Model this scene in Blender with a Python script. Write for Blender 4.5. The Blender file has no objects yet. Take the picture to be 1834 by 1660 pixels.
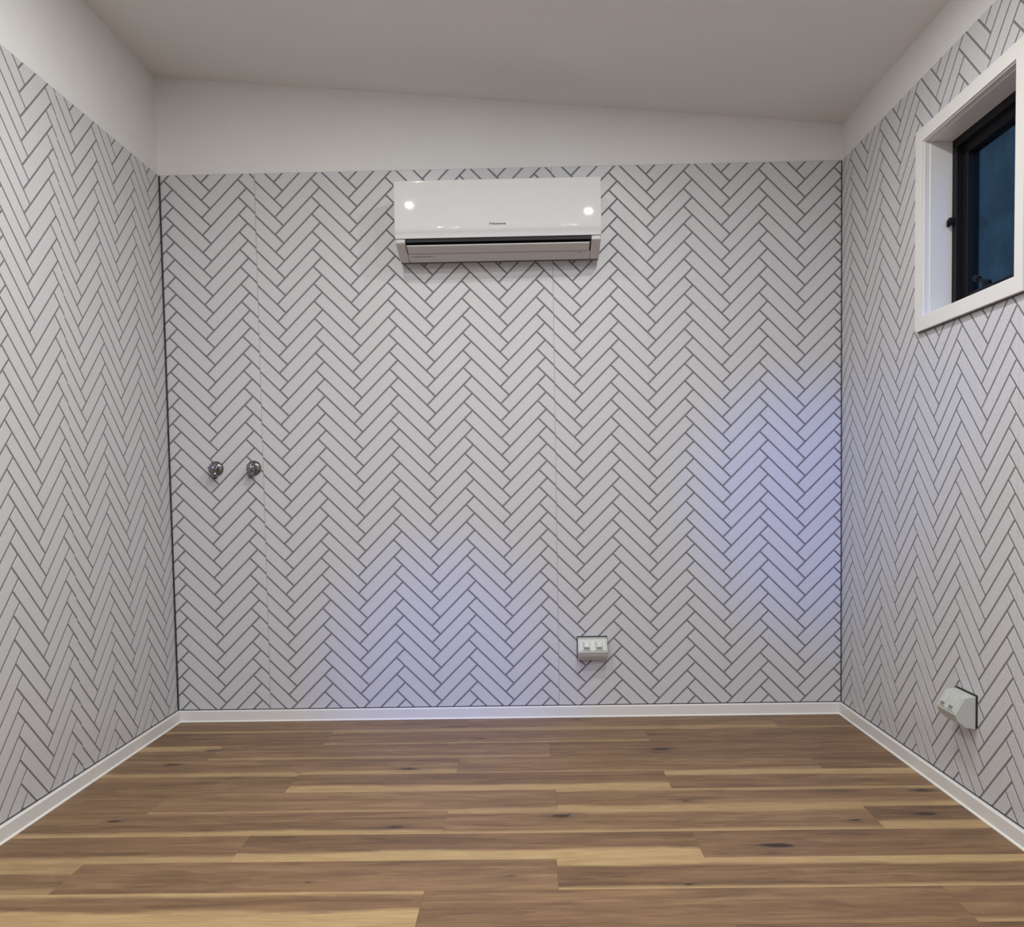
import bpy, bmesh, math, random
from mathutils import Vector, Matrix

random.seed(7)
scene = bpy.context.scene
COL = scene.collection

# ------------------------------------------------------------------ measures
FW, FH = 1834, 1660
W = 2.744                # room width (x), back wall tile face at y = 0
YF = -6.80               # front wall behind the camera
PT = 2.230               # top of the tiled panels
ZL, ZR = 2.622, 2.376    # ceiling height at the left / right wall
def ceil_z(x): return ZL + (ZR - ZL) * x / W

# ------------------------------------------------------------------ camera
FPX, CX, CY = 1635.8, 924.79, 952.40
camd = bpy.data.cameras.new('camera')
cam = bpy.data.objects.new('camera', camd); COL.objects.link(cam)
camd.sensor_fit = 'HORIZONTAL'; camd.sensor_width = 36.0
camd.lens = FPX / FW * 36.0
camd.shift_x = (FW / 2 - CX) / FW
camd.shift_y = (CY - FH / 2) / FW
camd.clip_start = 0.02
C_R = Vector((0.99974979, 0.01455324, -0.01698694))
C_U = Vector((0.01621636, 0.05152363, 0.99854011))
C_F = Vector((-0.01540723, 0.99856573, -0.05127474))
C_P = Vector((1.4771, -3.7346, 0.9593))
cam.matrix_world = Matrix(((C_R.x, C_U.x, -C_F.x, C_P.x), (C_R.y, C_U.y, -C_F.y, C_P.y),
                           (C_R.z, C_U.z, -C_F.z, C_P.z), (0, 0, 0, 1)))
scene.camera = cam
def project(p):
    d = Vector(p) - C_P; z = d.dot(C_F)
    if z < 0.05: return None
    return (CX + FPX * d.dot(C_R) / z, CY - FPX * d.dot(C_U) / z)

# ------------------------------------------------------------------ world (dusk sky) and exposure
world = bpy.data.worlds.new('dusk_sky'); scene.world = world
world.use_nodes = True
bg = world.node_tree.nodes['Background']
bg.inputs['Color'].default_value = (0.20, 0.34, 1.0, 1)
bg.inputs['Strength'].default_value = 1.7
vs = scene.view_settings
vs.view_transform = 'Standard'; vs.look = 'None'; vs.gamma = 1.0; vs.use_curve_mapping = False
vs.exposure = 0.0
cy = scene.cycles
cy.max_bounces = 6; cy.diffuse_bounces = 4; cy.glossy_bounces = 3; cy.transmission_bounces = 3; cy.transparent_max_bounces = 6
LAMP_W = 10.2
LAMP_COL = (1.0, 1.0, 0.99)
LAMPS = [(0.826, -1.88, .80), (1.824, -1.756, .85), (0.95, -1.25, .70), (1.90, -1.25, .85), (0.85, -3.55, 1.45), (1.83, -3.50, 1.5), (0.85, -5.25, 1.8), (1.83, -5.20, 1.8)]  # rearmost pair added for more even frontal light
GLOW_W = 230.0
GLOW_COL = (0.01, 0.13, 1.0)

# ------------------------------------------------------------------ helpers
def tag(o, label=None, cat=None, group=None, kind=None):
    if label: o['label'] = label
    if cat: o['category'] = cat
    if group: o['group'] = group
    if kind: o['kind'] = kind
    return o

def link(name, me, mat=None, parent=None, smooth=False):
    if mat is not None:
        me.materials.clear(); me.materials.append(mat)
    if smooth:
        for p in me.polygons: p.use_smooth = True
    o = bpy.data.objects.new(name, me); COL.objects.link(o)
    if parent is not None: o.parent = parent
    return o

def from_bm(name, bm, mat=None, parent=None, smooth=False):
    bmesh.ops.recalc_face_normals(bm, faces=bm.faces)
    me = bpy.data.meshes.new(name); bm.to_mesh(me); bm.free()
    return link(name, me, mat, parent, smooth)

def empty(name, loc=(0, 0, 0), rot=(0, 0, 0)):
    o = bpy.data.objects.new(name, None); COL.objects.link(o)
    o.location = loc; o.rotation_euler = rot; o.empty_display_size = 0.05
    return o

def add_box(bm, a, b, bevel=0.0, seg=2):
    (x0, y0, z0), (x1, y1, z1) = a, b
    v = [bm.verts.new(p) for p in ((x0, y0, z0), (x1, y0, z0), (x1, y1, z0), (x0, y1, z0),
                                   (x0, y0, z1), (x1, y0, z1), (x1, y1, z1), (x0, y1, z1))]
    fs = [bm.faces.new([v[i] for i in q]) for q in ((0, 3, 2, 1), (4, 5, 6, 7), (0, 1, 5, 4), (1, 2, 6, 5), (2, 3, 7, 6), (3, 0, 4, 7))]
    if bevel > 0:
        es = list({e for f in fs for e in f.edges})
        bmesh.ops.bevel(bm, geom=es, offset=bevel, segments=seg, affect='EDGES', profile=0.5)

def box(name, a, b, mat, parent=None, bevel=0.0, seg=2):
    bm = bmesh.new(); add_box(bm, a, b, bevel, seg)
    return from_bm(name, bm, mat, parent)

def add_prism(bm, poly, axis, lo, hi):
    """extrude a 2-D polygon along an axis; poly in the two remaining axes, in order"""
    def P(p, t):
        if axis == 0: return (t, p[0], p[1])
        if axis == 1: return (p[0], t, p[1])
        return (p[0], p[1], t)
    A = [bm.verts.new(P(p, lo)) for p in poly]; B = [bm.verts.new(P(p, hi)) for p in poly]
    n = len(poly)
    bm.faces.new(A); bm.faces.new(B[::-1])
    for i in range(n): bm.faces.new((A[i], B[i], B[(i + 1) % n], A[(i + 1) % n]))

def prism(name, poly, axis, lo, hi, mat, parent=None, bevel=0.0, seg=2):
    bm = bmesh.new(); add_prism(bm, poly, axis, lo, hi)
    if bevel > 0:
        bmesh.ops.recalc_face_normals(bm, faces=bm.faces)
        bmesh.ops.bevel(bm, geom=list(bm.edges), offset=bevel, segments=seg, affect='EDGES', profile=0.5)
    return from_bm(name, bm, mat, parent)

def add_lathe(bm, prof, mtx, n=28):
    """revolve profile [(r, h)...] about local z, then transform by mtx"""
    rings = []
    for r, h in prof:
        if r < 1e-6: rings.append([bm.verts.new(mtx @ Vector((0, 0, h)))])
        else: rings.append([bm.verts.new(mtx @ Vector((r * math.cos(2 * math.pi * k / n), r * math.sin(2 * math.pi * k / n), h))) for k in range(n)])
    for a, b in zip(rings[:-1], rings[1:]):
        for k in range(n):
            l = (k + 1) % n
            if len(a) == 1 and len(b) == 1: continue
            if len(a) == 1: bm.faces.new((a[0], b[k], b[l]))
            elif len(b) == 1: bm.faces.new((a[k], a[l], b[0]))
            else: bm.faces.new((a[k], a[l], b[l], b[k]))

def lathe(name, prof, mtx, mat, parent=None, n=28, smooth=True):
    bm = bmesh.new(); add_lathe(bm, prof, mtx, n)
    o = from_bm(name, bm, mat, parent, smooth)
    if smooth:
        try: o.data.set_sharp_from_angle(angle=math.radians(38))
        except Exception: pass
    return o

def axis_mtx(origin, direction):
    q = Vector((0, 0, 1)).rotation_difference(Vector(direction).normalized())
    return Matrix.Translation(Vector(origin)) @ q.to_matrix().to_4x4()

# ------------------------------------------------------------------ materials
def new_mat(name):
    m = bpy.data.materials.new(name); m.use_nodes = True
    nt = m.node_tree; b = nt.nodes['Principled BSDF']
    return m, nt, b

def N(nt, typ, **kw):
    n = nt.nodes.new(typ)
    for k, v in kw.items(): setattr(n, k, v)
    return n

def math_node(nt, op, a, b=None, clamp=False):
    n = N(nt, 'ShaderNodeMath', operation=op); n.use_clamp = clamp
    for i, v in enumerate((a, b)):
        if v is None: continue
        if isinstance(v, (int, float)): n.inputs[i].default_value = v
        else: nt.links.new(v, n.inputs[i])
    return n.outputs[0]

def plain(name, col, rough=0.5, spec=0.5, metal=0.0, noise=0.0, nscale=60.0, bump=0.0, bscale=200.0):
    m, nt, b = new_mat(name)
    b.inputs['Base Color'].default_value = (*col, 1); b.inputs['Roughness'].default_value = rough
    b.inputs['Specular IOR Level'].default_value = spec; b.inputs['Metallic'].default_value = metal
    tc = N(nt, 'ShaderNodeTexCoord')
    if noise > 0:
        t = N(nt, 'ShaderNodeTexNoise'); t.inputs['Scale'].default_value = nscale; t.inputs['Detail'].default_value = 2
        nt.links.new(tc.outputs['Object'], t.inputs['Vector'])
        r = N(nt, 'ShaderNodeValToRGB')
        r.color_ramp.elements[0].position = 0.3; r.color_ramp.elements[1].position = 0.7
        r.color_ramp.elements[0].color = (*[c * (1 - noise) for c in col], 1)
        r.color_ramp.elements[1].color = (*[min(1, c * (1 + noise)) for c in col], 1)
        nt.links.new(t.outputs['Fac'], r.inputs['Fac']); nt.links.new(r.outputs['Color'], b.inputs['Base Color'])
    if bump > 0:
        t2 = N(nt, 'ShaderNodeTexNoise'); t2.inputs['Scale'].default_value = bscale; t2.inputs['Detail'].default_value = 1
        nt.links.new(tc.outputs['Object'], t2.inputs['Vector'])
        bp = N(nt, 'ShaderNodeBump'); bp.inputs['Strength'].default_value = bump; bp.inputs['Distance'].default_value = 0.002
        nt.links.new(t2.outputs['Fac'], bp.inputs['Height']); nt.links.new(bp.outputs['Normal'], b.inputs['Normal'])
    return m

M = {}
M['plaster'] = plain('white_wall_paint', (0.83, 0.825, 0.80), 0.75, 0.25, noise=0.015, nscale=3, bump=0.15, bscale=350)
M['ceiling'] = plain('white_ceiling_paint', (0.82, 0.81, 0.79), 0.85, 0.2, noise=0.015, nscale=3, bump=0.12, bscale=350)
M['gloss_white'] = plain('white_gloss_trim_paint', (0.80, 0.79, 0.76), 0.35, 0.45, noise=0.01, nscale=8)
M['caulk'] = plain('white_caulk', (0.88, 0.87, 0.82), 0.5, 0.4)
M['grout'] = plain('grey_grout_line', (0.20, 0.20, 0.205), 0.6, 0.3, noise=0.08, nscale=25)
M['dark_trim'] = plain('dark_grey_joint', (0.035, 0.036, 0.038), 0.5, 0.4)
M['ac_white'] = plain('white_gloss_plastic', (0.69, 0.69, 0.68), 0.025, 0.5)
M['ac_body'] = plain('warm_white_plastic', (0.60, 0.575, 0.55), 0.4, 0.45)  # body colour darkened to carry the shade on the unit's underside
M['ac_dark'] = plain('black_vent_interior', (0.008, 0.008, 0.009), 0.5, 0.3)
M['ink'] = plain('dark_grey_print', (0.06, 0.06, 0.065), 0.5, 0.3)
M['faint_ink'] = plain('pale_grey_print', (0.22, 0.21, 0.20), 0.5, 0.3)
M['chrome'] = plain('chrome', (0.28, 0.28, 0.29), 0.12, 0.5, metal=1.0, noise=0.06, nscale=90)
M['outlet'] = plain('ivory_white_plastic', (0.55, 0.57, 0.53), 0.28, 0.5)
M['outlet_gap'] = plain('dark_gap', (0.03, 0.03, 0.03), 0.6, 0.2)
M['outlet_mid'] = plain('pale_grey_plastic_groove', (0.46, 0.47, 0.44), 0.4, 0.4)
M['outlet_slot'] = plain('grey_plastic_recess', (0.20, 0.21, 0.19), 0.5, 0.4)
M['black_metal'] = plain('black_powder_coat', (0.008, 0.008, 0.011), 0.6, 0.2, noise=0.2, nscale=200)
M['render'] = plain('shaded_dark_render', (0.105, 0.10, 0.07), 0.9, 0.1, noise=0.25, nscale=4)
M['paving'] = plain('dark_paving', (0.08, 0.08, 0.078), 0.9, 0.2, noise=0.2, nscale=5)
M['lamp_ring'] = plain('white_lamp_ring', (0.85, 0.85, 0.84), 0.4, 0.4)

def tile_material():
    m, nt, b = new_mat('satin_white_tile')
    tc = N(nt, 'ShaderNodeTexCoord'); oi = N(nt, 'ShaderNodeObjectInfo')
    geo = N(nt, 'ShaderNodeNewGeometry')
    t = N(nt, 'ShaderNodeTexNoise'); t.inputs['Scale'].default_value = 420; t.inputs['Detail'].default_value = 0
    nt.links.new(geo.outputs['Position'], t.inputs['Vector'])
    r = N(nt, 'ShaderNodeValToRGB'); e = r.color_ramp.elements
    e[0].position = 0.30; e[0].color = (0.53, 0.53, 0.535, 1); e[1].position = 0.42; e[1].color = (0.655, 0.658, 0.668, 1)
    nt.links.new(t.outputs['Fac'], r.inputs['Fac'])
    nt.links.new(r.outputs['Color'], b.inputs['Base Color'])
    b.inputs['Roughness'].default_value = 0.33; b.inputs['Specular IOR Level'].default_value = 0.45
    t3 = N(nt, 'ShaderNodeTexNoise'); t3.inputs['Scale'].default_value = 9; t3.inputs['Detail'].default_value = 0
    nt.links.new(geo.outputs['Position'], t3.inputs['Vector'])
    bp = N(nt, 'ShaderNodeBump'); bp.inputs['Strength'].default_value = 0.25; bp.inputs['Distance'].default_value = 0.004
    nt.links.new(t3.outputs['Fac'], bp.inputs['Height']); nt.links.new(bp.outputs['Normal'], b.inputs['Normal'])
    return m
M['tile'] = tile_material()

KNOTS = [(0.208, -.595, .030), (1.05, -.676, .036), (.248, -1.136, .022), (1.081, -1.204, .030), (.921, -1.56, .010), (.681, -.704, .008),
         (1.278, -.315, .020), (.293, -.430, .034), (1.653, -.052, .024), (1.937, -.48, .028), (1.932, -1.022, .024), (1.557, -1.132, .034),
         (2.385, -1.195, .022), (2.115, -1.364, .040), (1.417, -1.533, .032), (1.843, -1.594, .014), (2.66, -.948, .040), (2.60, -1.148, .030)]
def wood_material():
    m, nt, b = new_mat('brown_hardwood_plank')
    L = nt.links.new
    tc = N(nt, 'ShaderNodeTexCoord'); oi = N(nt, 'ShaderNodeObjectInfo'); geo = N(nt, 'ShaderNodeNewGeometry')
    sp = N(nt, 'ShaderNodeSeparateXYZ'); L(tc.outputs['Object'], sp.inputs[0])
    rnd = oi.outputs['Random']
    col = N(nt, 'ShaderNodeSeparateColor'); L(oi.outputs['Color'], col.inputs[0])
    def coords(sx, sy, off):
        c = N(nt, 'ShaderNodeCombineXYZ')
        L(math_node(nt, 'ADD', math_node(nt, 'MULTIPLY', sp.outputs[0], sx), math_node(nt, 'MULTIPLY', rnd, off)), c.inputs[0])
        L(math_node(nt, 'MULTIPLY', sp.outputs[1], sy), c.inputs[1])
        L(math_node(nt, 'MULTIPLY', rnd, off * 0.7), c.inputs[2])
        return c.outputs[0]
    def noise(v, detail=5, rough=0.55, dist=0.0):
        t = N(nt, 'ShaderNodeTexNoise'); t.inputs['Scale'].default_value = 1; t.inputs['Detail'].default_value = detail
        t.inputs['Roughness'].default_value = rough; t.inputs['Distortion'].default_value = dist
        L(v, t.inputs['Vector']); return t.outputs['Fac']
    n1 = noise(coords(1.6, 20, 53), 3, 0.55, 0.9)
    n2 = noise(coords(10, 240, 17), 2, 0.6, 0.2)
    n3 = noise(coords(5, 30, 91), 5, 0.65, 1.2)
    nw = noise(coords(2.2, 1.5, 29), 1, 0.5, 0.0)
    ramp = N(nt, 'ShaderNodeValToRGB'); e = ramp.color_ramp.elements
    e[0].position = 0.34; e[0].color = (0.128, 0.071, 0.035, 1)
    e[1].position = 0.68; e[1].color = (0.335, 0.210, 0.105, 1)
    k = ramp.color_ramp.elements.new(0.5); k.color = (0.222, 0.128, 0.063, 1)
    mix = math_node(nt, 'ADD', math_node(nt, 'MULTIPLY', n1, 0.50), math_node(nt, 'ADD', math_node(nt, 'MULTIPLY', n2, 0.14), math_node(nt, 'MULTIPLY', n3, 0.46)))
    mix = math_node(nt, 'ADD', math_node(nt, 'SUBTRACT', mix, 0.05), math_node(nt, 'MULTIPLY', math_node(nt, 'SUBTRACT', col.outputs[2], 0.5), 0.45))
    L(mix, ramp.inputs['Fac'])
    # sapwood strips along one edge of a plank: widths come from each plank's own colour slot
    v = math_node(nt, 'ADD', math_node(nt, 'DIVIDE', sp.outputs[1], 0.1775), 0.5)
    wob = math_node(nt, 'MULTIPLY', math_node(nt, 'SUBTRACT', nw, 0.5), 0.55)
    wob2 = math_node(nt, 'MULTIPLY', math_node(nt, 'SUBTRACT', n3, 0.5), 0.12)
    def band(width, pos):
        present = math_node(nt, 'GREATER_THAN', width, 0.02)
        d = math_node(nt, 'SUBTRACT', math_node(nt, 'ADD', width, math_node(nt, 'MULTIPLY', math_node(nt, 'ADD', wob, wob2), math_node(nt, 'ADD', width, 0.15))), pos)
        return math_node(nt, 'MULTIPLY', math_node(nt, 'ADD', math_node(nt, 'MULTIPLY', d, 9.0), 0.35, clamp=True), present)
    near = band(col.outputs[0], v)
    far = band(col.outputs[1], math_node(nt, 'SUBTRACT', 1.0, v))
    both = math_node(nt, 'MULTIPLY', math_node(nt, 'MAXIMUM', near, far), oi.outputs['Alpha'])
    sap = N(nt, 'ShaderNodeValToRGB'); e = sap.color_ramp.elements
    e[0].position = 0.3; e[0].color = (0.350, 0.228, 0.107, 1); e[1].position = 0.7; e[1].color = (0.570, 0.403, 0.194, 1)
    L(math_node(nt, 'ADD', math_node(nt, 'MULTIPLY', n2, 0.4), math_node(nt, 'MULTIPLY', n3, 0.6)), sap.inputs['Fac'])
    mx = N(nt, 'ShaderNodeMix', data_type='RGBA'); L(both, mx.inputs[0]); L(ramp.outputs['Color'], mx.inputs[6]); L(sap.outputs['Color'], mx.inputs[7])
    # knots
    jit = math_node(nt, 'MULTIPLY', math_node(nt, 'SUBTRACT', n3, 0.5), 4.5)
    tot = None
    for kx, ky, kr in KNOTS:
        va = N(nt, 'ShaderNodeVectorMath', operation='MULTIPLY_ADD'); L(geo.outputs['Position'], va.inputs[0])
        sx, sy = 1 / kr, 1 / (kr * 0.40)
        va.inputs[1].default_value = (sx, sy, 0); va.inputs[2].default_value = (-kx * sx, -ky * sy, 0)
        vl = N(nt, 'ShaderNodeVectorMath', operation='LENGTH'); L(va.outputs['Vector'], vl.inputs[0])
        d = vl.outputs['Value']
        tot = d if tot is None else math_node(nt, 'MINIMUM', tot, d)
    tot = math_node(nt, 'ADD', tot, jit)
    halo = math_node(nt, 'MULTIPLY', math_node(nt, 'SUBTRACT', 1.0, math_node(nt, 'MULTIPLY', tot, 0.34), clamp=True), 0.55)
    core = math_node(nt, 'MULTIPLY', math_node(nt, 'SUBTRACT', 1.05, tot, clamp=True), 1.5, clamp=True)
    mh = N(nt, 'ShaderNodeMix', data_type='RGBA'); L(halo, mh.inputs[0]); L(mx.outputs[2], mh.inputs[6]); mh.inputs[7].default_value = (0.110, 0.066, 0.040, 1)
    mk = N(nt, 'ShaderNodeMix', data_type='RGBA'); L(core, mk.inputs[0]); L(mh.outputs[2], mk.inputs[6]); mk.inputs[7].default_value = (0.036, 0.021, 0.013, 1)
    L(mk.outputs[2], b.inputs['Base Color'])
    b.inputs['Roughness'].default_value = 0.46; b.inputs['Specular IOR Level'].default_value = 0.35
    return m
M['wood'] = wood_material()

def glass_material():
    m, nt, b = new_mat('dark_tinted_window_glass')
    nt.nodes.remove(b); out = nt.nodes['Material Output']
    tr = N(nt, 'ShaderNodeBsdfTransparent'); tr.inputs['Color'].default_value = (0.82, 0.94, 0.88, 1)
    gl = N(nt, 'ShaderNodeBsdfGlossy'); gl.inputs['Roughness'].default_value = 0.16; gl.inputs['Color'].default_value = (0.10, 0.18, 0.26, 1)
    t = N(nt, 'ShaderNodeTexNoise'); t.inputs['Scale'].default_value = 14; t.inputs['Detail'].default_value = 4
    tc = N(nt, 'ShaderNodeTexCoord'); nt.links.new(tc.outputs['Object'], t.inputs['Vector'])
    bp = N(nt, 'ShaderNodeBump'); bp.inputs['Strength'].default_value = 0.15; bp.inputs['Distance'].default_value = 0.004
    nt.links.new(t.outputs['Fac'], bp.inputs['Height']); nt.links.new(bp.outputs['Normal'], gl.inputs['Normal'])
    lw = N(nt, 'ShaderNodeLayerWeight'); lw.inputs['Blend'].default_value = 0.5
    fac = math_node(nt, 'MULTIPLY_ADD', math_node(nt, 'POWER', lw.outputs['Facing'], 3.0), 0.4); nt.nodes[-1].inputs[2].default_value = 0.04
    mx = N(nt, 'ShaderNodeMixShader'); nt.links.new(fac, mx.inputs[0])
    nt.links.new(tr.outputs[0], mx.inputs[1]); nt.links.new(gl.outputs[0], mx.inputs[2]); nt.links.new(mx.outputs[0], out.inputs['Surface'])
    return m
M['glass'] = glass_material()

def lens_material():
    m, nt, b = new_mat('lit_lamp_lens')
    b.inputs['Emission Color'].default_value = (*LAMP_COL, 1); b.inputs['Emission Strength'].default_value = 40
    m.cycles.emission_sampling = 'NONE'
    return m
M['lens'] = lens_material()

# ------------------------------------------------------------------ the room shell
NB = 0.006               # thickness of panel + tile in front of the plaster
TK = 0.0006              # tiles stand this proud of the grout
T = 0.10
# window opening in the right wall (y range, z range)
WY0, WY1, WZ0, WZ1 = -1.342, -0.788, 1.470, 2.017

wall_back = prism('wall_back', [(-T, 0), (W + T, 0), (W + T, ceil_z(W + T)), (-T, ceil_z(-T))], 1, NB, NB + T, M['plaster'])
tag(wall_back, 'white painted back wall above the herringbone tiles, with the air conditioner on it', 'wall', kind='structure')
wall_left = prism('wall_left', [(-T, 0), (-NB, 0), (-NB, ceil_z(-NB)), (-T, ceil_z(-T))], 1, YF - T, NB, M['plaster'])
tag(wall_left, 'tall windowless left wall, white paint above herringbone tiles', 'wall', kind='structure')
bm = bmesh.new()
xr0, xr1 = W + NB, W + T
zr = lambda x: ceil_z(x)
for y0, y1, z0, z1 in [(YF - T, WY0, 0, None), (WY1, NB, 0, None), (WY0, WY1, 0, WZ0), (WY0, WY1, WZ1, None)]:
    add_prism(bm, [(xr0, z0), (xr1, z0), (xr1, z1 if z1 else zr(xr1)), (xr0, z1 if z1 else zr(xr0))], 1, y0, y1)
wall_right = from_bm('wall_right', bm, M['plaster'])
tag(wall_right, 'right wall with the small high window and herringbone tiles', 'wall', kind='structure')
# front wall, behind the camera, with a wide open doorway
DX0, DX1, DZ1 = 0.55, 2.35, 2.05
bm = bmesh.new()
add_prism(bm, [(-T, 0), (DX0, 0), (DX0, ceil_z(DX0)), (-T, ceil_z(-T))], 1, YF - T, YF)
add_prism(bm, [(DX1, 0), (W + T, 0), (W + T, ceil_z(W + T)), (DX1, ceil_z(DX1))], 1, YF - T, YF)
add_prism(bm, [(DX0, DZ1), (DX1, DZ1), (DX1, ceil_z(DX1)), (DX0, ceil_z(DX0))], 1, YF - T, YF)
wall_front = from_bm('wall_front', bm, M['plaster'])
tag(wall_front, 'white front wall with a wide doorway open to the dusk', 'wall', kind='structure')
ceiling = prism('ceiling', [(-T, ceil_z(-T)), (W + T, ceil_z(W + T)), (W + T, ceil_z(W + T) + 0.12), (-T, ceil_z(-T) + 0.12)], 1, YF - T, NB + T, M['ceiling'])
tag(ceiling, 'plain white ceiling sloping down from left to right', 'ceiling', kind='structure')
floor = box('floor', (-T, YF - T, -0.12), (W + T, NB + T, -0.012), M['paving'])
tag(floor, 'brown timber plank floor with pale sapwood streaks and dark knots', 'floor', kind='structure')
ground = box('ground', (-14, -22, -0.32), (16, 12, -0.20), M['paving'])
tag(ground, 'dark paved ground outside the building', 'ground', kind='structure')
added_wall_outside = box('wall_outside', (W + 3.6, -4.0, -0.2), (W + 3.8, 12.0, 5.2), M['render'])  # added outside to darken what the window shows
tag(added_wall_outside, 'shaded rendered wall outside at dusk, seen through the small window', 'wall', kind='structure')

# ------------------------------------------------------------------ floor planks
PW, PL = 0.1775, 1.2215
def bk(k): return -1.437 + PW * (8 - k)
# (near strip, far strip, tone, strength) for each plank, left to right
PLANKS = {
 1: (1.212, [(.14, 0, .40, .55), (.16, 0, .42, .6), (0, 0, .4, 1)]),
 2: (0.686, [(0, 0, .34, 1), (.12, .10, .45, .55), (0, .10, .33, .6)]),
 3: (0.313, [(0, .38, .36, .85), (.14, 0, .47, .5), (0, 0, .38, 1), (0, 0, .4, 1)]),
 4: (1.216, [(.20, 0, .44, .7), (.10, 0, .48, .5), (0, 0, .34, 1)]),
 5: (0.686, [(0, .10, .38, .6), (.34, 0, .40, .9), (0, .30, .40, .9)]),
 6: (0.322, [(0, 0, .42, 1), (.10, 0, .56, .6), (.22, .14, .52, .7), (0, 0, .4, 1)]),
 7: (1.219, [(.20, 0, .46, .8), (.12, .16, .55, .75), (.36, 0, .36, .85)]),
 8: (0.687, [(.22, 0, .52, .75), (.36, 0, .46, 1), (0, 0, .47, 1)]),
 9: (0.309, [(.16, .35, .50, .6), (0, 0, .58, .5), (.08, .26, .46, 1), (0, 0, .5, 1)]),
 10: (1.211, [(.48, .12, .52, 1), (0, 0, .56, .6), (.1, 0, .60, .6)]),
}
GEN = {}
plank_meshes = {}
def plank_mesh(length, width):
    key = (round(length, 4), round(width, 4))
    if key not in plank_meshes:
        bm = bmesh.new()
        g = 0.0001
        hx, hy = length / 2 - g, width / 2 - g; c = 0.0003
        top = [bm.verts.new((sx * (hx - c), sy * (hy - c), 0)) for sx, sy in ((-1, -1), (1, -1), (1, 1), (-1, 1))]
        mid = [bm.verts.new((sx * hx, sy * hy, -c)) for sx, sy in ((-1, -1), (1, -1), (1, 1), (-1, 1))]
        bot = [bm.verts.new((sx * hx, sy * hy, -0.012)) for sx, sy in ((-1, -1), (1, -1), (1, 1), (-1, 1))]
        bm.faces.new(top); bm.faces.new(bot[::-1])
        for a, b_ in ((top, mid), (mid, bot)):
            for i in range(4):
                j = (i + 1) % 4; bm.faces.new((a[i], b_[i], b_[j], a[j]))
        bmesh.ops.recalc_face_normals(bm, faces=bm.faces)
        me = bpy.data.meshes.new('plank'); bm.to_mesh(me); bm.free()
        me.materials.append(M['wood']); plank_meshes[key] = me
    return plank_meshes[key]
X0F, X1F = -0.003, W + 0.003
row = 1
while True:
    yt, yb = (bk(row - 1) if row > 1 else 0.004), bk(row)
    if yt < YF: break
    yb = max(yb, YF - 0.05)
    if row in PLANKS: jx, spec = PLANKS[row]
    else: jx, spec = [0.313, 1.214, 0.686][row % 3], None
    ends = [X0F]; x = jx
    while x - PL > X0F + 0.02: x -= PL
    while x < X1F - 0.02: ends.append(x); x += PL
    ends.append(X1F)
    for i in range(len(ends) - 1):
        # the mesh keeps the full row width about the row's own centre so the strips line up
        o = link('plank', plank_mesh(ends[i + 1] - ends[i], yt - yb), None, floor)
        o.location = ((ends[i] + ends[i + 1]) / 2, (yt + yb) / 2, 0)
        s = spec[min(i, len(spec) - 1)] if spec else (random.choice([0, .2, .3]), random.choice([0, 0, .2]), random.uniform(.38, .58), random.uniform(.5, 1))
        dt = {1: .06, 2: .07, 3: .06, 4: .06, 5: .04, 6: .02}.get(row, -.05 if row > 7 else 0)  # light gradient put into plank tone: back rows lighter, front rows darker
        o.color = (s[0], s[1], s[2] + dt, s[3])
    row += 1

# ------------------------------------------------------------------ herringbone tiled panels
HP, VS = 0.30, 0.069591          # pattern pitch across and up
TW, TL = VS / math.sqrt(2), HP / math.sqrt(2)
GR = 0.0065                      # grout width
R2 = math.sqrt(0.5)

def clip(poly, axis, val, keep_less):
    out = []
    for i in range(len(poly)):
        a, b_ = poly[i], poly[(i + 1) % len(poly)]
        da, db = a[axis] - val, b_[axis] - val
        if keep_less: da, db = -da, -db
        if da >= 0: out.append(a)
        if (da >= 0) != (db >= 0):
            t = da / (da - db); out.append((a[0] + (b_[0] - a[0]) * t, a[1] + (b_[1] - a[1]) * t))
    return out
def clip_rect(poly, u0, u1, v0, v1):
    for ax, val, less in ((0, u0, False), (0, u1, True), (1, v0, False), (1, v1, True)):
        poly = clip(poly, ax, val, less)
        if len(poly) < 3: return []
    # drop repeated points
    out = []
    for p in poly:
        if not out or (abs(p[0] - out[-1][0]) + abs(p[1] - out[-1][1])) > 1e-5: out.append(p)
    if len(out) > 2 and (abs(out[0][0] - out[-1][0]) + abs(out[0][1] - out[-1][1])) < 1e-5: out.pop()
    return out if len(out) >= 3 else []
def area(poly):
    return 0.5 * sum(poly[i][0] * poly[(i + 1) % len(poly)][1] - poly[(i + 1) % len(poly)][0] * poly[i][1] for i in range(len(poly)))
def tile_geom(polys):
    """proud tile faces: from the grout level up to the tile face with a small chamfer"""
    vs_, fs = [], []
    for poly in polys:
        if area(poly) < 0: poly = poly[::-1]
        n = len(poly); cx = sum(p[0] for p in poly) / n; cy = sum(p[1] for p in poly) / n
        base = len(vs_)
        vs_ += [(p[0], p[1], -TK - 0.0002) for p in poly]
        ins = []
        for p in poly:
            d = math.hypot(p[0] - cx, p[1] - cy); k = max(0.0, 1 - 0.0007 / max(d, 0.004))
            ins.append((cx + (p[0] - cx) * k, cy + (p[1] - cy) * k, 0.0))
        vs_ += ins
        fs.append(tuple(range(base + n, base + 2 * n)))
        fs.append(tuple(range(base + n - 1, base - 1, -1)))
        for i in range(n):
            j = (i + 1) % n; fs.append((base + i, base + j, base + n + j, base + n + i))
    return vs_, fs
def tile_mesh(polys):
    v, f = tile_geom(polys)
    me = bpy.data.meshes.new('tile'); me.from_pydata(v, [], f); me.update(); me.materials.append(M['tile'])
    return me
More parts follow.
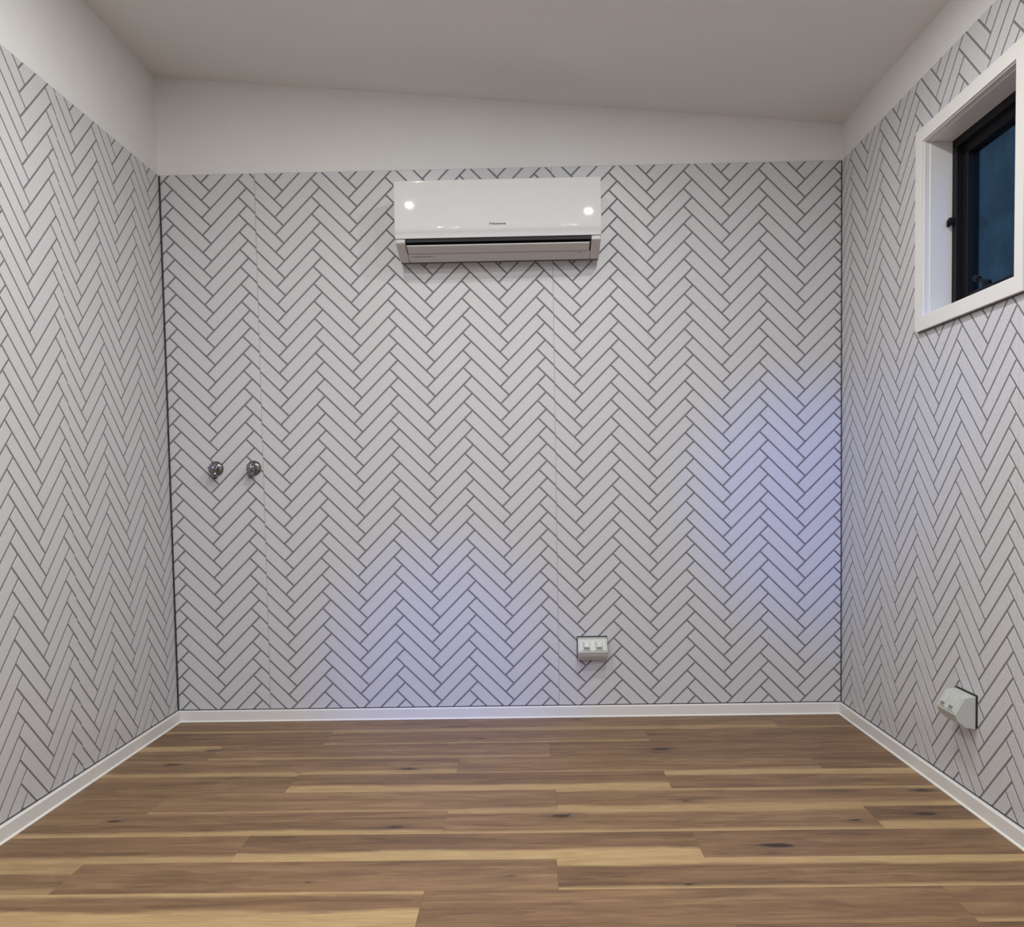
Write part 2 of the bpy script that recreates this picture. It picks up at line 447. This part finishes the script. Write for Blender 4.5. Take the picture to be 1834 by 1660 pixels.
def inset_quad(o, d1, l1, d2, l2):
    g = GR / 2
    P = lambda s, t: (o[0] + d1[0] * s + d2[0] * t, o[1] + d1[1] * s + d2[1] * t)
    return [P(g, g), P(l1 - g, g), P(l1 - g, l2 - g), P(g, l2 - g)]
def pattern(u0, u1, v0, v1, au, av):
    """tile polygons over a rectangle, lattice anchored at (au, av)"""
    out = []
    for c in range(int(math.floor((u0 - au) / HP)) - 1, int(math.ceil((u1 - au) / HP)) + 2):
        for r in range(int(math.floor((av - v1) / VS)) - 4, int(math.ceil((av - v0) / VS)) + 5):
            A = (au + HP * c, av - VS * r)
            out.append(('d', A, inset_quad(A, (R2, -R2), TL, (R2, R2), TW)))       # falls to the right
            out.append(('u', A, inset_quad(A, (-R2, -R2), TL, (R2, -R2), TW)))     # rises to the right
    return out
FULL = {}
for k in ('d', 'u'):
    o0 = (0.0, 0.0)
    q = inset_quad(o0, (R2, -R2), TL, (R2, R2), TW) if k == 'd' else inset_quad(o0, (-R2, -R2), TL, (R2, -R2), TW)
    FULL[k] = tile_mesh([q])

def frame_area(pts3):
    pp = [project(p) for p in pts3]
    if any(p is None for p in pp): return 0.0
    c = clip_rect(pp, 0, FW, 0, FH)
    return abs(area(c)) if c else 0.0

PB = 0.048                         # panels start at the top of the baseboard
def tiled_wall(wall, mtx, panels, hole=None):
    todo = []
    for (u0, u1, au, av) in panels:
        bm = bmesh.new()
        rects = [(u0, u1, PB, PT)]
        if hole:
            h0, h1, k0, k1 = hole
            if h0 < u1 and h1 > u0:
                a, b_ = max(u0, h0), min(u1, h1)
                rects = [r for r in ((u0, a, PB, PT), (b_, u1, PB, PT), (a, b_, PB, k0), (a, b_, k1, PT)) if r[1] - r[0] > 1e-4]
        for (a, b_, c, d) in rects: add_box(bm, (a + 0.0001, c, -NB), (b_ - 0.0001, d, -TK))
        panel = from_bm('wall_panel', bm, M['grout'], wall)
        panel.matrix_world = mtx
        for kind, A, q in pattern(u0, u1, PB, PT, au, av):
            polys = [p for p in (clip_rect(q, r[0] + 0.0003, r[1] - 0.0003, r[2], r[3] - 0.0003) for r in rects) if p and abs(area(p)) > 4e-6]
            if not polys: continue
            tot = sum(abs(area(p)) for p in polys)
            full = len(polys) == 1 and tot > abs(area(q)) * 0.9999
            sz = sum(frame_area([mtx @ Vector((p[0], p[1], 0)) for p in pl]) for pl in polys)
            todo.append((sz, panel, kind, A, polys, full))
    todo.sort(key=lambda t: -t[0])
    rest = {}
    for i, (sz, panel, kind, A, polys, full) in enumerate(todo):
        if i < 300 and sz > 20:
            if full:
                o = link('tile', FULL[kind], None, panel); o.location = (A[0], A[1], 0)
            else:
                cx = sum(p[0] for p in polys[0]) / len(polys[0]); cy = sum(p[1] for p in polys[0]) / len(polys[0])
                o = link('tile', tile_mesh([[(p[0] - cx, p[1] - cy) for p in pl] for pl in polys]), None, panel); o.location = (cx, cy, 0)
        else: rest.setdefault(panel.name, (panel, []))[1].extend(polys)
    for panel, polys in rest.values():
        v, f = tile_geom(polys)
        me = bpy.data.meshes.new('tile_field'); me.from_pydata(v, [], f); me.update()
        o = link('tile_field', me, M['tile'], panel); o['kind'] = 'stuff'

ZO = 0.94
# local (u, v, n) -> world; n points into the room
MB = Matrix(((1, 0, 0, 0), (0, 0, -1, 0), (0, 1, 0, 0), (0, 0, 0, 1)))
ML = Matrix(((0, 0, 1, 0), (1, 0, 0, 0), (0, 1, 0, 0), (0, 0, 0, 1)))
MR = Matrix(((0, 0, -1, W), (-1, 0, 0, 0), (0, 1, 0, 0), (0, 0, 0, 1)))
tiled_wall(wall_back, MB, [(0.0, 0.387, 0.3193, 1.2688 + ZO), (0.387, 1.585, 0.3150, 1.2650 + ZO), (1.585, W, 0.3124, 1.2643 + ZO)])
tiled_wall(wall_left, ML, [(-0.805, 0.0, -1.46996, 0.29485 + ZO), (-2.005, -0.805, -1.4672, 0.29796 + ZO),
                           (-3.205, -2.005, -1.4690, 0.2960 + ZO), (-4.405, -3.205, -1.4690, 0.2970 + ZO), (YF, -4.405, -1.4690, 0.2960 + ZO)])
tiled_wall(wall_right, MR, [(0.0, 0.803, -0.20565, 0.21932 + ZO), (0.803, 2.003, -0.20565, 0.21932 + ZO),
                            (2.003, 3.203, -0.2045, 0.2210 + ZO), (3.203, 4.403, -0.2050, 0.2190 + ZO), (4.403, -YF, -0.2050, 0.2200 + ZO)],
           hole=(-WY1, -WY0, WZ0, WZ1))

# ------------------------------------------------------------------ joints, baseboards
box_t = lambda n, a, b_, lab: tag(box(n, a, b_, M['dark_trim']), lab, 'trim', kind='structure')
box_t('trim_1', (0.0, -0.0055, PB), (0.0055, 0.0, PT - 0.002), 'dark grey vertical joint in the left corner of the tiled walls')
box_t('trim_2', (W - 0.0035, -0.0035, PB), (W, 0.0, PT - 0.002), 'thin dark vertical joint in the right corner of the tiled walls')
def baseboard(name, poly_axis, lo, hi, side, lab):
    h, t = 0.0465, 0.012
    prof = [(0, 0), (t, 0), (t, h - 0.004), (t - 0.004, h), (0, h)]
    if side == 'back': pr = [(-a, z) for a, z in prof]; ax = 0; mk = lambda p: [(-a, z) for a, z in p]
    elif side == 'left': mk = lambda p: [(a, z) for a, z in p]; ax = 1
    elif side == 'right': mk = lambda p: [(W - a, z) for a, z in p]; ax = 1
    o = prism(name, mk(prof), ax, lo, hi, M['gloss_white'])
    tag(o, lab, 'baseboard', kind='structure')
    prism('caulk_bead', mk([(t, 0.0), (t + 0.0045, 0.0), (t + 0.003, 0.0035), (t, 0.005)]), ax, lo, hi, M['caulk'], o)
    prism('joint', mk([(0, h), (0.0022, h), (0.0022, h + 0.0030), (0, h + 0.0030)]), ax, lo, hi, M['dark_trim'], o)
    return o
baseboard('baseboard_back', 0, 0.0005, W - 0.0005, 'back', 'low white baseboard along the back wall')
baseboard('baseboard_left', 1, YF, -0.0125, 'left', 'low white baseboard along the left wall')
baseboard('baseboard_right', 1, YF, -0.0125, 'right', 'low white baseboard along the right wall, below the window')

# ------------------------------------------------------------------ window
win = empty('window_1', (W, (WY0 + WY1) / 2, WZ0))
tag(win, 'small high black framed window with white architrave in the right wall', 'window', kind='structure')
WM = Matrix.Translation((-W, -(WY0 + WY1) / 2, -WZ0))
def wpart(name, build, mat, parent=win, smooth=False):
    bm = bmesh.new(); build(bm)
    if parent is win: bmesh.ops.transform(bm, matrix=WM, verts=bm.verts)
    else: bmesh.ops.transform(bm, matrix=WM, verts=bm.verts)
    return from_bm(name, bm, mat, parent, smooth)
AW = 0.042
oy0, oy1, oz0, oz1 = WY0 - AW, WY1 + AW + 0.010, WZ0 - AW, WZ1 + AW
iy0, iy1, iz0, iz1 = WY0, WY1, WZ0, WZ1
XA, XB = W - 0.016, W + 0.001
def board(quad):
    return lambda bm: add_prism(bm, quad, 0, XA, XB)
for q in ([(oy0, oz0), (oy1, oz0), (iy1, iz0), (iy0, iz0)], [(oy0, oz1), (iy0, iz1), (iy1, iz1), (oy1, oz1)],
          [(oy0, oz0), (iy0, iz0), (iy0, iz1), (oy0, oz1)], [(oy1, oz0), (oy1, oz1), (iy1, iz1), (iy1, iz0)]):
    wpart('architrave', board(q), M['gloss_white'])
# joint line between architrave and tiles
wpart('architrave_joint', lambda bm: [add_box(bm, (W - 0.004, oy0 - 0.003, oz0 - 0.003), (W - 0.0002, oy1 + 0.002, oz0)),
                                      add_box(bm, (W - 0.003, oy0 - 0.002, oz1), (W - 0.0002, oy1 + 0.002, oz1 + 0.0015)),
                                      add_box(bm, (W - 0.003, oy0 - 0.003, oz0), (W - 0.0002, oy0, oz1))], M['dark_trim'])
RD = 0.150                         # reveal depth
LT = 0.004
for a, b_ in (((W - 0.010, iy0, iz0), (W + RD, iy1, iz0 + LT)), ((W - 0.010, iy0, iz1 - LT), (W + RD, iy1, iz1)),
              ((W - 0.010, iy0, iz0 + LT), (W + RD, iy0 + LT, iz1 - LT)), ((W - 0.010, iy1 - LT, iz0 + LT), (W + RD, iy1, iz1 - LT))):
    wpart('reveal_lining', lambda bm, a=a, b_=b_: add_box(bm, a, b_), M['gloss_white'])
# raised step in the lining just behind the architrave
for a, b_ in (((W + 0.006, iy0 + LT, iz1 - LT - 0.003), (W + 0.076, iy1 - LT, iz1 - LT)), ((W + 0.006, iy1 - LT - 0.003, iz0 + LT), (W + 0.076, iy1 - LT, iz1 - LT - 0.003)),
              ((W + 0.006, iy0 + LT, iz0 + LT), (W + 0.076, iy0 + LT + 0.003, iz1 - LT - 0.003)), ((W + 0.006, iy0 + LT + .003, iz0 + LT), (W + 0.076, iy1 - LT - .003, iz0 + LT + 0.003))):
    wpart('reveal_lining', lambda bm, a=a, b_=b_: add_box(bm, a, b_, 0.001, 1), M['gloss_white'])
def ring(bm, y0, y1, z0, z1, w, x0, x1, bev=0.0015):
    add_box(bm, (x0, y0, z0), (x1, y1, z0 + w), bev, 1); add_box(bm, (x0, y0, z1 - w), (x1, y1, z1), bev, 1)
    add_box(bm, (x0, y0, z0 + w - .001), (x1, y0 + w, z1 - w + .001), bev, 1); add_box(bm, (x0, y1 - w, z0 + w - .001), (x1, y1, z1 - w + .001), bev, 1)
fy0, fy1, fz0, fz1 = iy0 + LT, iy1 - LT, iz0 + LT, iz1 - LT
frame = wpart('window_frame', lambda bm: ring(bm, fy0, fy1, fz0, fz1, 0.026, W + 0.077, W + 0.149), M['black_metal'])
sash = wpart('sash', lambda bm: ring(bm, fy0 + 0.024, fy1 - 0.024, fz0 + 0.022, fz1 - 0.022, 0.031, W + 0.098, W + 0.135), M['black_metal'])
wpart('glass_pane', lambda bm: add_box(bm, (W + 0.114, fy0 + 0.052, fz0 + 0.050), (W + 0.119, fy1 - 0.052, fz1 - 0.050)), M['glass'], sash)
def winder(bm):
    cy, cz = -1.035, iz0 + 0.046
    add_box(bm, (W + 0.058, cy - 0.055, cz - 0.026), (W + 0.096, cy + 0.055, cz - 0.004), 0.004, 2)
    add_lathe(bm, [(0, 0), (.013, 0), (.013, .016), (.008, .020), (0, .020)], axis_mtx((W + 0.07, cy + 0.0, cz - 0.006), (-.3, 0, 1)), 16)
win_w = wpart('chain_winder', winder, M['black_metal'])
def arm(bm):
    cy, cz = -1.035, iz0 + 0.062
    add_lathe(bm, [(0, 0), (.005, 0), (.005, .045), (0, .045)], axis_mtx((W + 0.066, cy, cz - .006), (-.1, 1, .35)), 12)
    add_lathe(bm, [(0, 0), (.0085, 0), (.0095, .008), (.0095, .02), (.007, .024), (0, .024)], axis_mtx((W + 0.062, cy + .036, cz + .008), (-.1, 1, .35)), 14)
wpart('winder_handle', arm, M['black_metal'], win_w)
def latch(bm):
    add_box(bm, (W + 0.060, iy1 - LT - 0.022, 1.752), (W + 0.079, iy1 - LT - 0.004, 1.772), 0.003, 2)
    add_box(bm, (W + 0.054, iy1 - LT - 0.018, 1.744), (W + 0.064, iy1 - LT - 0.009, 1.764), 0.002, 1)
wpart('latch', latch, M['black_metal'])

# doorway frame behind the camera
bm = bmesh.new()
for a, b_ in (((DX0, YF - T, 0), (DX0 + 0.05, YF + 0.01, DZ1)), ((DX1 - 0.05, YF - T, 0), (DX1, YF + 0.01, DZ1)), ((DX0 + 0.05, YF - T, DZ1 - 0.05), (DX1 - 0.05, YF + 0.01, DZ1))):
    add_box(bm, a, b_, 0.002, 1)
door = from_bm('door_1', bm, M['black_metal'])
tag(door, 'black metal frame of the open doorway behind the viewer', 'door frame', kind='structure')

# ------------------------------------------------------------------ air conditioner
ac = empty('air_conditioner', (1.3715, 0, 1.85))
tag(ac, 'white split-system air conditioner mounted high on the back wall', 'air conditioner')
AX0, AX1 = -0.3945, 0.3945
ZA = ZO - 1.85                     # measured heights to local
def zz(z): return z + ZA
body_prof = [(-0.0005, zz(0.918)), (-0.050, zz(0.9075)), (-0.062, zz(0.908)), (-0.186, zz(0.952)), (-0.186, zz(1.168)), (-0.170, zz(1.180)), (-0.0005, zz(1.180))]
SX0, SX1 = -0.357, 0.357
def slope_z(y): return 0.908 + (0.952 - 0.908) * (-y - 0.062) / 0.124
notch = [(-0.0005, zz(0.918)), (-0.050, zz(0.9075)), (-0.062, zz(0.908)), (-0.112, zz(slope_z(-.112))), (-0.112, zz(0.985)), (-0.1855, zz(0.985)), (-0.186, zz(1.168)), (-0.170, zz(1.180)), (-0.0005, zz(1.180))]
bm = bmesh.new()
add_prism(bm, body_prof, 0, AX0 + 0.001, SX0); add_prism(bm, body_prof, 0, SX1, AX1 - 0.001)
add_prism(bm, notch, 0, SX0, SX1)
body = from_bm('body', bm, M['ac_body'], ac)
bv = body.modifiers.new('bevel', 'BEVEL'); bv.width = 0.004; bv.segments = 2; bv.limit_method = 'ANGLE'; bv.angle_limit = math.radians(50)
# dark air outlet lining in the notch
bm = bmesh.new()
add_box(bm, (SX0 + .0005, -0.1850, zz(0.955)), (SX1 - .0005, -0.113, zz(0.9845)))
air = from_bm('air_outlet', bm, M['ac_dark'], body)
bm = bmesh.new()
add_box(bm, (SX0 + .0005, -0.1135, zz(0.930)), (SX1 - .0005, -0.1122, zz(0.956)))
from_bm('air_outlet', bm, M['ac_dark'], body)
bm = bmesh.new(); add_box(bm, (AX0 + 0.004, -0.061, zz(0.9052)), (AX1 - 0.004, -0.053, zz(0.9085)))
from_bm('base_edge', bm, M['ink'], ac)  # dark strip standing for the shadow gap under the unit
# louvre flap
bm = bmesh.new()
fl = [(-0.1725, zz(0.9425)), (-0.1735, zz(0.9465)), (-0.170, zz(0.9480)), (-0.122, zz(0.9335)), (-0.119, zz(0.9300)), (-0.121, zz(0.9280))]
add_prism(bm, fl, 0, SX0 + 0.004, SX1 - 0.006)
flap = from_bm('louvre_flap', bm, M['ac_body'], ac)
# gloss front panel: gently bowed, rounded at the top and tucked in at the bottom
pp = []
def arc(cy, cz, r, a0, a1, n):
    return [(cy + r * math.cos(math.radians(a0 + (a1 - a0) * i / n)), cz + r * math.sin(math.radians(a0 + (a1 - a0) * i / n))) for i in range(n + 1)]
pp += [(-0.165, zz(1.1835))]
pp += arc(-0.1955, zz(1.179), 0.0045, 90, 180, 5)
pp += [(-0.2000, zz(1.1765)), (-0.2000, zz(1.10)), (-0.2000, zz(1.03)), (-0.2000, zz(1.0095))]
pp += arc(-0.150, zz(1.008), 0.050, 180, 208, 5)
pp += [(-0.1925, zz(0.9685)), (-0.1885, zz(0.9665)), (-0.1862, zz(0.969)), (-0.1862, zz(1.165)), (-0.172, zz(1.1805))]
bm = bmesh.new(); add_prism(bm, pp, 0, AX0, AX1)
panel = from_bm('front_panel', bm, M['ac_white'], ac)
bv = panel.modifiers.new('bevel', 'BEVEL'); bv.width = 0.003; bv.segments = 3; bv.limit_method = 'ANGLE'; bv.angle_limit = math.radians(60)
for p in panel.data.polygons: p.use_smooth = True
panel.data.set_sharp_from_angle(angle=math.radians(30))
def text_mesh(body_text, width, mat, parent, loc, name, sx=1.0):
    cu = bpy.data.curves.new('t', 'FONT'); cu.body = body_text; cu.align_x = 'CENTER'; cu.align_y = 'CENTER'; cu.extrude = 0.0; cu.offset = 0.02; cu.size = 1
    to = bpy.data.objects.new('t', cu); COL.objects.link(to)
    bpy.context.view_layer.update()
    me = bpy.data.meshes.new_from_object(to.evaluated_get(bpy.context.evaluated_depsgraph_get()))
    bpy.data.objects.remove(to); bpy.data.curves.remove(cu)
    xs = [v.co.x for v in me.vertices]; ys = [v.co.y for v in me.vertices]
    s = width / (max(xs) - min(xs)); mx_, my_ = (max(xs) + min(xs)) / 2, (max(ys) + min(ys)) / 2
    me.transform(Matrix.Rotation(math.radians(90), 4, 'X') @ Matrix.Diagonal((s, s * sx, s, 1)) @ Matrix.Translation((-mx_, -my_, 0)))
    me.name = name
    o = link(name, me, mat, parent); o.location = loc
    return o
lt = text_mesh('Hisense', 0.062, M['ink'], panel, (-0.0005, -0.2004, zz(1.0155)), 'lettering', 0.62)
lt['label'] = 'small dark grey lettering'
# faint print on the lower face
bm = bmesh.new()
for x0, x1 in ((-0.345, -0.340), (-0.335, -0.305), (-0.303, -0.285), (-0.283, -0.262)):
    add_box(bm, (x0, -0.1005, zz(slope_z(-.1005)) - 0.0012), (x1, -0.0965, zz(slope_z(-.0965)) - 0.0002))
from_bm('small_print', bm, M['faint_ink'], ac)
bm = bmesh.new()
for x0, x1 in ((0.308, 0.320), (0.334, 0.340)):
    add_box(bm, (x0, -0.1065, zz(slope_z(-.1065)) - 0.0012), (x1, -0.1025, zz(slope_z(-.1025)) - 0.0002))
from_bm('indicator_mark', bm, M['faint_ink'], ac)

# ------------------------------------------------------------------ wall taps
def stop_tap(x, z, label, turn):
    t = empty('wall_tap', (x, 0, z))
    tag(t, label, 'tap', 'chrome taps on the back wall')
    out = (0, -1, 0)
    lathe('flange', [(0.031, 0.0), (0.031, 0.002), (0.0285, 0.006), (0.022, 0.011), (0.0155, 0.014), (0.0155, 0.006), (0.0, 0.006)], axis_mtx((0, 0, 0), out), M['chrome'], t, 36)
    lathe('body', [(0.0145, 0.006), (0.0145, 0.016), (0.0165, 0.018), (0.0165, 0.030), (0.0135, 0.033), (0.011, 0.034), (0.011, 0.039), (0.0, 0.039)], axis_mtx((0, 0, 0), out), M['chrome'], t, 28)
    sp = lathe('spout', [(0.0105, 0.0), (0.0105, 0.020), (0.0125, 0.021), (0.0125, 0.024), (0.0112, 0.026), (0.0125, 0.028), (0.0112, 0.030), (0.0125, 0.032), (0.0112, 0.035), (0.0085, 0.035), (0.0085, 0.028), (0, 0.028)],
               axis_mtx((0, -0.024, -0.006), (math.sin(turn) * .5, -0.28, -1)), M['chrome'], t, 24)
    # lobed handle
    bm = bmesh.new()
    n = 48; rings = []
    for y, k in ((-0.036, 0.80), (-0.038, 0.98), (-0.046, 1.0), (-0.051, 0.95), (-0.054, 0.72)):
        ring_ = []
        for i in range(n):
            a = 2 * math.pi * i / n
            r = (0.0165 + 0.0032 * math.cos(6 * (a + turn))) * k
            ring_.append(bm.verts.new((r * math.cos(a), y, r * math.sin(a))))
        rings.append(ring_)
    for a, b_ in zip(rings[:-1], rings[1:]):
        for i in range(n): bm.faces.new((a[i], a[(i + 1) % n], b_[(i + 1) % n], b_[i]))
    bm.faces.new(rings[0][::-1]); bm.faces.new(rings[-1])
    h = from_bm('handle', bm, M['chrome'], t, True); h.data.set_sharp_from_angle(angle=math.radians(40))
    lathe('indicator_cap', [(0.009, 0.0535), (0.009, 0.0558), (0.007, 0.0570), (0, 0.0570)], axis_mtx((0, 0, 0), out), M['chrome'], h, 20)
    return t
stop_tap(0.1935, ZO + 0.1065, 'chrome wall tap nearest the left corner of the back wall', 0.2)
stop_tap(0.3490, ZO + 0.1065, 'chrome wall tap farther from the corner, beside the panel seam', -0.35)

# ------------------------------------------------------------------ wedge-shaped power outlets
def outlet(loc, rotz, label):
    t = empty('power_outlet', loc, (0, 0, rotz))
    tag(t, label, 'power outlet', 'wedge-shaped power outlets on the tiled walls')
    prof = [(-0.0035, 0.0), (-0.036, -0.003), (-0.0640, -0.052), (-0.055, -0.072), (-0.034, -0.090), (-0.0035, -0.096)]
    hw = 0.0595
    b = prism('housing', prof, 0, -hw, hw, M['outlet'], t, 0.0022, 2)
    box('mounting_gap', (-hw - 0.0025, -0.0036, -0.092), (hw + 0.0025, -0.0001, 0.0035), M['outlet_gap'], t)  # dark slab standing for the shadow behind the housing
    # sloping face: frame of local axes on it
    A = Vector((0, -0.036, -0.003)); B = Vector((0, -0.0640, -0.052))
    d = (B - A).normalized(); n = Vector((0, d.z, -d.y)) * 1.0
    if n.y > 0: n = -n
    Lf = (B - A).length
    fm = Matrix(((1, d.x, n.x, A.x), (0, d.y, n.y, A.y), (0, d.z, n.z, A.z), (0, 0, 0, 1)))   # (along x, down the face, out)
    def fbox(name, a, b_, mat, parent, bev=0.0):
        bm = bmesh.new(); add_box(bm, a, b_, bev, 2); bmesh.ops.transform(bm, matrix=fm, verts=bm.verts)
        return from_bm(name, bm, mat, parent)
    fbox('plate_groove', (-0.0535, 0.0045, -0.0008), (0.0535, Lf - 0.0035, 0.0007), M['outlet_mid'], t, 0.0)
    plate = fbox('face_plate', (-0.052, 0.006, -0.001), (0.052, Lf - 0.005, 0.0022), M['outlet'], t, 0.001)
    for cx in (-0.0255, 0.0255):
        s = fbox('socket', (cx - 0.0165, 0.010, 0.001), (cx + 0.0165, Lf - 0.0075, 0.0048), M['outlet'], t, 0.0012)
        fbox('switch', (cx - 0.0095, 0.013, 0.003), (cx + 0.0120, Lf - 0.018, 0.0078), M['outlet'], s, 0.002)
        fbox('recess', (cx - 0.0115, Lf - 0.0180, 0.0040), (cx + 0.0125, Lf - 0.0100, 0.0053), M['outlet_slot'], s, 0.0005)  # dark strip, its colour giving the shade in the recess
        fbox('recess', (cx - 0.0148, 0.013, 0.0040), (cx - 0.0105, Lf - 0.018, 0.0053), M['outlet_mid'], s, 0.0005)
    return t
outlet((1.7225, 0, ZO - 0.610), 0, 'wedge-shaped white double power outlet low on the back wall')
outlet((W, -1.079, ZO - 0.606), math.radians(-90), 'wedge-shaped white double power outlet low on the right wall')

# ------------------------------------------------------------------ ceiling downlights
slope = math.atan2(ZR - ZL, W)
for i, (x, y, k) in enumerate(LAMPS):
    t = empty('downlight', (x, y, ceil_z(x)), (0, -slope, 0))
    tag(t, 'recessed round white downlight lit in the sloping white ceiling', 'downlight', 'recessed ceiling downlights')
    lathe('trim_ring', [(0.050, -0.0005), (0.050, -0.004), (0.046, -0.006), (0.0175, -0.002), (0.0175, -0.0005)], Matrix.Identity(4), M['lamp_ring'], t, 32)
    lathe('lens', [(0.0, -0.0018), (0.017, -0.0018), (0.017, -0.0006), (0.0, -0.0006)], Matrix.Identity(4), M['lens'], t, 32)
    ld = bpy.data.lights.new('downlight_beam', 'AREA'); ld.shape = 'DISK'; ld.size = 0.030; ld.energy = LAMP_W * k; ld.color = LAMP_COL
    ld.spread = math.radians(180)
    lo = bpy.data.objects.new('downlight_beam', ld); COL.objects.link(lo); lo.parent = t; lo.location = (0, 0, -0.008)

# two added, unseen blue spots that make the bluish patches on the back wall
for (x, y, tx, tz, sz, k, lab) in ((0.95, -4.4, 1.12, 0.16, 16.0, 1.0, 'small ceiling spotlight aimed at the foot of the back wall'),
                                   (1.85, -4.4, 2.62, 0.86, 15.5, 1.05, 'small ceiling spotlight aimed at the right end of the back wall')):
    zc = ceil_z(x); t = empty('ceiling_spotlight', (x, y, zc)); tag(t, lab, 'spotlight', 'cool ceiling spotlights')
    lathe('mount', [(0.0, -0.0005), (0.035, -0.0005), (0.035, -0.012), (0.008, -0.014), (0.008, -0.05), (0.0, -0.05)], Matrix.Identity(4), M['lamp_ring'], t, 24)
    d = (Vector((tx, 0, tz)) - Vector((x, y, zc - 0.06))).normalized()
    lathe('head', [(0.0, -0.05), (0.024, -0.05), (0.026, -0.045), (0.026, 0.035), (0.022, 0.035), (0.020, 0.02), (0.0, 0.02)], axis_mtx((0, 0, -0.06), d), M['lamp_ring'], t, 24)
    ld = bpy.data.lights.new('spotlight_beam', 'SPOT'); ld.energy = GLOW_W * k; ld.color = GLOW_COL; ld.spot_size = math.radians(sz); ld.spot_blend = 1.0; ld.shadow_soft_size = 0.02
    lo = bpy.data.objects.new('spotlight_beam', ld); COL.objects.link(lo); lo.parent = t
    lo.location = Vector((0, 0, -0.06)) + d * 0.04; lo.rotation_euler = d.to_track_quat('-Z', 'Y').to_euler()
